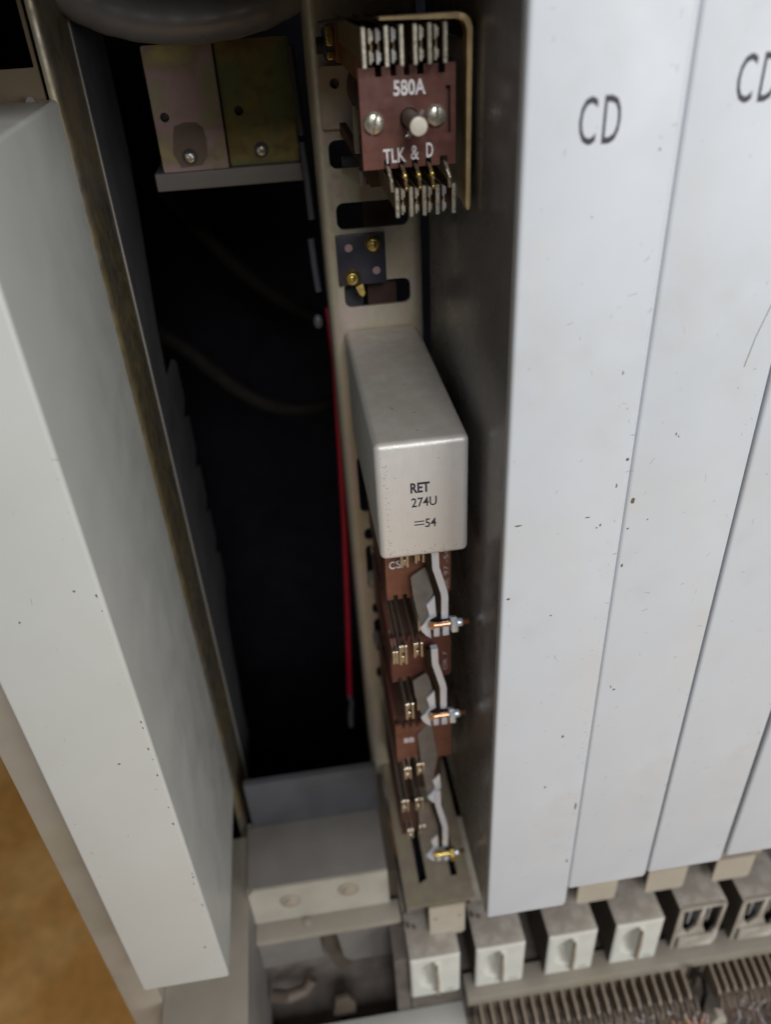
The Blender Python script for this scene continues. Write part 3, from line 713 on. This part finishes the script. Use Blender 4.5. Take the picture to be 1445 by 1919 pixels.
# ------------------------------------------------------------------ rail and tag strips
rail = MB(); rail.box(58.0, 330, 230.0, 246, -546.5, -543.5, 0.6); rail.box(58.0, 330, 229.4, 231.4, -552, -544.0, .6)
tag(rail.done('block_rail', 'beige', loc=(58, 240, -549)), 'dusty beige rail the plug blocks stand on', 'rail')
def tag_strip(label, x0, n, pitch, seed):
    t = thing('tag_strip', label, 'tag strip', (x0, 235, -575), 'wiring tag strips below the rail')
    MB().box(x0 - 3, x0 + n * pitch, 232, 240, -590, -552.2, .4).done('strip_body', 'tag', t)
    rn = random.Random(seed)
    base = None
    for i in range(n):
        x = x0 + i * pitch
        if base is None:
            b = MB(); b.prism([(232, -551), (216, -554.5), (213, -557), (215, -566), (232, -572)], x - 0.75, x + 0.75, 'x', 0.2)
            o = b.done('tag', 'tag', t); base = o
        else:
            o = base.copy(); S.collection.objects.link(o); o.parent = t; o.location = (i * pitch * K, rn.uniform(-.6, .6) * K, rn.uniform(-.5, .5) * K)
    for nm, mt, dy in (('bent_tails', 'tag', 0), ('wrapped_pins', 'wirebrown', 1)):
        b = MB()
        for i in range(n * 2):
            x = x0 + i * pitch / 2 + rn.uniform(-.5, .5); y = 214.5 - dy * rn.uniform(0, 3)
            b.tube([(x, y, -557 - dy * 3), (x + rn.uniform(-.6, .6), y - 4, -557.5 - dy * 3), (x + rn.uniform(-1.2, 1.2), y - 8, -560 - rn.uniform(0, 3)), (x + rn.uniform(-1.5, 1.5), y - 9.5, -565 - rn.uniform(0, 4))], .55, 6)
        b.done(nm, mt, t)['kind'] = 'stuff'
    b = MB()
    for i in range(int(n * 1.6)):
        x = x0 + rn.uniform(0, n) * pitch; y = 206 + rn.uniform(-3, 3.5); z = -558 + rn.uniform(-4, 1)
        b.sphere((x, y, z), rn.uniform(.5, 1.1), (1, 1, rn.uniform(1, 2)), 8, 6)
    b.done('solder_joints', 'solder', t)['kind'] = 'stuff'
    return t
tag_strip('long wiring tag strip below the solid fronted plug blocks', 66.0, 21, 6.75, 5)
tag_strip('shorter wiring tag strip at the edge, past the black twisted cable', 221.0, 15, 5.6, 6)
def wires(name, m, n, seed, xr):
    rn = random.Random(seed); b = MB()
    for i in range(n):
        x = rn.uniform(*xr); y = 205 + rn.uniform(-2, 2); z = -561
        pts = [(x, y, z)]
        for k in range(5):
            x += rn.uniform(-3, 3); y += rn.uniform(-5, 1); z -= rn.uniform(2, 7); pts.append((x, y, z))
        b.tube(pts, rn.uniform(.35, .6), 6)
    o = b.done(name, m, kind='stuff'); o['label'] = 'tangle of fine wires hanging off the tag strip'; return o
wires('hookup_wires', 'wirebrown', 60, 21, (110, 300))
wires('hookup_wires', 'pinkwire', 12, 22, (150, 215))
wires('hookup_wires', 'yellowwire', 9, 23, (120, 200))
wires('hookup_wires', 'solder', 22, 24, (66, 300))
tag(MB().tube([(205, 222, -541.5), (208, 221, -543), (211, 220, -548), (211.5, 215, -556), (208, 210, -566), (206, 206, -576)], 1.7, 10).done('black_cable', 'rubber', loc=(208, 222, -560)), 'short black cable hooked over the rail between the tag strips', 'cable')
b = MB(); b.prism([(208, -570), (221, -568), (219, -560), (213, -556)], 200, 206, 'y', .5)
tag(b.done('cream_cable_clip', 'cream', loc=(214, 203, -566)), 'cream triangular clip at the foot of the black cable', 'clip')
tag(MB().tube([(178, 196, -569), (184, 193, -567), (192, 192, -566), (199, 193, -567)], 1.3, 8).done('peach_wire', 'pinkwire', loc=(188, 194, -568)), 'thick peach coloured wire lying below the tag strip', 'wire')
tag(MB().tube([(124, 203, -572), (129, 201, -570), (136, 201, -570), (140, 203, -572)], 1.2, 8).done('yellow_wire', 'yellowwire', loc=(132, 202, -571)), 'short yellow wire curling below the long tag strip', 'wire')
MB().box(57.2, 330, 120, 240, -604, -600).done('lower_cable_floor', 'dirt', kind='structure')
MB().box(57, 330, 240.1, 244, -600, -546.6).done('lower_back_wall', 'dirt', kind='structure')
MB().box(22.6, 330, 246.2, 338, -552, -548).done('under_block_floor', 'dirt', kind='structure')
MB().box(22.6, 57, 240.2, 246, -600, -548).box(14, 23.4, 240.2, 262, -600, -500).done('lower_back_wall', 'dirt', kind='structure')
MB().box(-69.7, 57, 120, 240, -600, -592.5).done('lower_cable_floor', 'dirt', kind='structure')
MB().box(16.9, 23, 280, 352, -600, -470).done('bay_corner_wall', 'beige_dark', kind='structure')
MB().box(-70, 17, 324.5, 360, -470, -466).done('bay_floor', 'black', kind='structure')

# ------------------------------------------------------------------ bottom beam of the open bay
beam = thing('cross_beam', 'beige cross beam with two round washers closing the open bay below', 'beam', (-28, 300, -495))
holes = []
MB().box(-69.5, 16.5, 276, 319, -461, -459, .6).done('beam_top', 'greysteel', beam)
b = MB(); b.flat([(-66.5, -459), (16.5, -459), (16.5, -495), (-69.5, -495), (-69.5, -462.5)], [], 274.2, 276); b.done('beam_face', 'beige_light', beam)
MB().box(-69.5, 22, 262, 276, -496.6, -495, .5).done('beam_ledge', 'beige', beam)
MB().box(-69.5, 22, 262, 263.6, -499.5, -496.6, .3).done('ledge_rim', 'beige', beam)
for x, z in ((-44.9, -474.6), (-8.4, -472.0)):
    o = MB().cyl((x, 274.3, z), (x, 273.3, z), 6.6, 28, bev=.3).done('washer', 'beige', beam)
    MB().cyl((x, 273.4, z), (x, 272.0, z), 3.8, 6, bev=.3).done('bolt_head', 'zinc', o)
MB().cyl((-37, 270, -495.1), (-37, 270, -493.6), 2.6, 14, bev=.4).done('stud', 'beige', beam)
MB().box(-66, 17.5, 319, 324, -461, -417, .4).done('beam_back', 'darksteel', beam)
fb = thing('lower_front_bar', 'grey lower bar hanging under the beam ledge, notched in the middle', 'bar', (-28, 268, -540))
MB().flat([(-69.5, -499.6), (-30.5, -499.6), (-30.5, -522), (-29, -530), (-69.5, -533)], [], 265, 268).done('bar_face', 'greysteel', fb)
MB().flat([(-20, -499.6), (22, -499.6), (22, -541), (-13, -541), (-17, -535)], [], 265, 268).done('bar_face', 'greysteel', fb)
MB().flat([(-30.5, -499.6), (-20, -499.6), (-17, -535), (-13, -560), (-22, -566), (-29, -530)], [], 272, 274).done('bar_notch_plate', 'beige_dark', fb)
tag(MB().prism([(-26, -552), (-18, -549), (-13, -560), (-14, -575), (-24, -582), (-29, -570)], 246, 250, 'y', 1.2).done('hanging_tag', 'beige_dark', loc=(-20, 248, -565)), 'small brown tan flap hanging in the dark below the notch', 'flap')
tag(MB().tube([(-66, 258, -556), (-56, 254, -552), (-46, 258, -556), (-40, 262, -550)], 4.2, 12).done('brown_cable_stub', 'plastic_dark', loc=(-52, 256, -554)), 'thick brown cable stub in the dark corner under the beam', 'cable')
MB().box(-70, 22.5, 240, 275, -592, -588).done('lower_tray', 'dirt', kind='structure')
MB().box(-70, 22.5, 275, 279, -592, -499.6).done('lower_tray_wall', 'dirt', kind='structure')
tag(MB().box(-70, 57, 224, 240, -588, -566, .8).done('lower_white_bar', 'cover_left', loc=(-10, 232, -580)), 'pale bluish bar along the bottom edge, left of the rail', 'bar')

# ------------------------------------------------------------------ left strip and rack frame
ls = thing('relay_strip', 'beige strip behind the short cover, square black window near its top', 'relay strip', (-94, 320, -440))
MB().flat([(-116, -417), (-76.0, -417), (-76.0, 60), (-116, 60)], [rr(-112, -77.2, -23.4, 8, .6)], 319.5, 321.1).done('channel_face', 'tan', ls)
o, inn = channel_profile(-120, -70.8, 319.5, 361, r=4.0)
MB().prism(o[-8:] + inn[:8], -520, 60, 'z').done('channel_flange', 'olive', ls)
MB().box(-72.4, -70.2, 361.0, 362.4, -520, 60, .4).done('flange_edge', 'greysteel', ls)
MB().cyl((-80, 320, -35), (-80, 314, -33), 1.6, 10).done('cover_peg', 'greysteel', ls)
fr = thing('rack_end_frame', 'beige steel rack end post with a foot shelf under the short cover', 'rack post', (-126, 240, -1200))
MB().box(-137, -117.2, 224, 330, -1200, 60, 1.0).done('end_post', 'beige', fr)
MB().box(-117, -70, 186, 318.5, -470, -468, .5).done('foot_shelf', 'beige', fr)
MB().box(-71.8, -69.8, 188, 330, -640, -468.3, .5).done('shelf_flange', 'greysteel', fr)
MB().box(-70.2, -66.8, 276, 323, -520, -461.2, .5).done('gusset', 'beige', fr)
MB().box(-117, -116, 214, 330, -500, -470.2).done('shelf_back_flange', 'plastic_dark', fr)
# inner side plate with its stepped teeth
sp_ = thing('stepped_side_plate', 'dark grey inner side plate with a row of stepped teeth', 'side plate', (-64, 400, -440))
pts = [(364, 40), (430, 40), (432, -70), (420, -105), (402, -150), (398, -176), (430, -178)]
z = -178.0
for i in range(5):
    pts += [(440 + i * 2, z - 6), (440 + i * 2, z - 30), (424 + i * 2, z - 34)]
    z -= 36
pts += [(420, -370), (404, -440), (404, -465), (364, -465)]
MB().prism(pts, -71.6, -70.4, 'x').done('plate', 'darksteel', sp_)
# upper rail with two zinc plates
ur = thing('upper_rail', 'dark grey cross rail at the top of the open bay', 'rail', (-20, 405, -78))
MB().box(-56, 14.5, 400, 430, -83.0, -75.0, .8).done('rail_bar', 'greysteel', ur)
for x0, x1, m, y, lab, sx in ((-51.2, -21.4, 'zinc_pink', 399, 'pinkish zinc plate, left one of the pair on the upper rail', -38.4), (-20.6, 11.5, 'zinc_olive', 402.5, 'dark olive zinc plate, right one of the pair on the upper rail', -5.8)):
    t = thing('zinc_plate', lab, 'plate', ((x0 + x1) / 2, y, -74), 'zinc plates on the upper rail')
    MB().flat(rr(x0, x1, -74.6, -24.0, 1.0), [circ(sx - 8 if sx < -20 else sx - 7.8, -51.8, 2.0, 16)], y, y + 1.6).done('plate_sheet', m, t)
    if sx < -20: MB().flat([(-44.5, -60), (-43, -55.5), (-38, -54.2), (-33, -54.6), (-30.4, -57), (-29.6, -62), (-30.5, -69), (-33.5, -72.6), (-43, -73), (-45.6, -67)], [], y - .03, y + .01).done('dark_patch', 'dark_patch', t)  # darker patch around the screw, just proud of the sheet
    MB().flat(circ(sx, -68.6, 3.4, 20), [], y - .5, y - .05).done('washer', 'darksteel', t)
    screw(t, sx, y - .5, -68.8, 2.4, 0.9, 'screwhead')
    screw(t, sx - 8 if sx < -20 else sx - 7.8, y + 2.6, -51.8, 1.7, 0.4, 'darksteel', name='rivet', h=1.0)
# hose over the top
b = MB(); pts = []
for i in range(41):
    a = math.pi * (1.0 + i / 40.0)
    pts.append((-24 + 47 * math.cos(a), 362 + 6 * math.cos(a), 6 + 20.0 * math.sin(a)))
b.tube(pts, 8.6, 24, radii=[8.6 + .18 * math.sin(i * 1.9) for i in range(41)])
tag(b.done('grey_hose', 'hose', loc=(-24, 362, -10), angle=80), 'thick grey sleeved hose sagging across the top of the open bay', 'hose')
tag(MB().tube([(17.6, 384, -140), (18.2, 381, -168), (16.6, 380, -220), (14.6, 380, -277), (11.0, 380, -350), (7.2, 380, -414)], 1.9, 12).done('red_wire', 'red', loc=(14, 380, -280)), 'dark red wire running down just left of the open strip', 'wire')
tag(MB().tube([(7.2, 380, -416), (8, 381, -424), (6.4, 382, -436), (6, 383, -450)], 1.8, 10).done('grey_wire_tail', 'greywire', loc=(7, 381, -432)), 'grey wire tail hanging below the end of the red wire', 'wire')
gw = 'grey upright wires left of the strip'
for i, (pts, lab) in enumerate((([(11.8, 392, -27), (12.6, 392, -44), (13.4, 392, -62)], 'upper length of grey upright wire beside the olive plate'),
                 ([(13.0, 392, -65), (13.6, 390, -80), (13.8, 388, -98)], 'middle length of grey upright wire below the rail end'),
                 ([(12.4, 385, -106), (12.8, 384, -118), (13.6, 383, -131)], 'short grey wire above the small pale knob'))):
    tag(MB().tube(pts, 1.7, 10).done('grey_wire', 'greywire', loc=pts[-1]), lab, 'wire', gw)
tag(MB().sphere((11.8, 382, -146), 2.6, (1, 1, 1.5)).done('pale_knob', 'greywire', loc=(11.8, 382, -146)), 'small pale knob in the dark left of the strip, above the red wire', 'knob')
for pts, lab, r_ in (([(-126, 520, -60), (-80, 520, -95), (-58, 525, -125), (-38, 530, -155), (-10, 535, -185), (20, 540, -205), (60, 545, -215)], 'faint brown cable slanting across the dark opening', 5),
                     ([(-126, 524, -170), (-80, 520, -205), (-62, 520, -225), (-45, 519, -243), (-25, 518, -257), (-2, 518, -263), (20, 518, -260), (60, 520, -245)], 'faint brown cable looping low across the dark opening', 5.5)):
    q = []
    for k in range(len(pts) - 1):
        p0, p1, p2, p3 = pts[max(k - 1, 0)], pts[k], pts[k + 1], pts[min(k + 2, len(pts) - 1)]
        for s_ in range(6):
            f = s_ / 6
            q.append(tuple(0.5 * (2 * p1[j] + (p2[j] - p0[j]) * f + (2 * p0[j] - 5 * p1[j] + 4 * p2[j] - p3[j]) * f * f + (3 * p1[j] - p0[j] - 3 * p2[j] + p3[j]) * f ** 3) for j in range(3)))
    q.append(pts[-1])
    tag(MB().tube(q, r_, 12).done('brown_cable', 'brownwire', loc=pts[1]), lab, 'cable', 'brown cables in the dark opening')
# red-brown board behind the strip's slots
tag(MB().box(36, 50, 366, 372, -440, 40, .5).done('wiring_board', 'coil', loc=(43, 369, -440)), 'dark red brown board showing through the open strip slots', 'board')
tag(MB().box(24, 34, 368, 374, -160, -118, .5).done('grey_bracket', 'darksteel', loc=(29, 371, -160)), 'grey bracket seen through the slot under the terminal block', 'bracket')
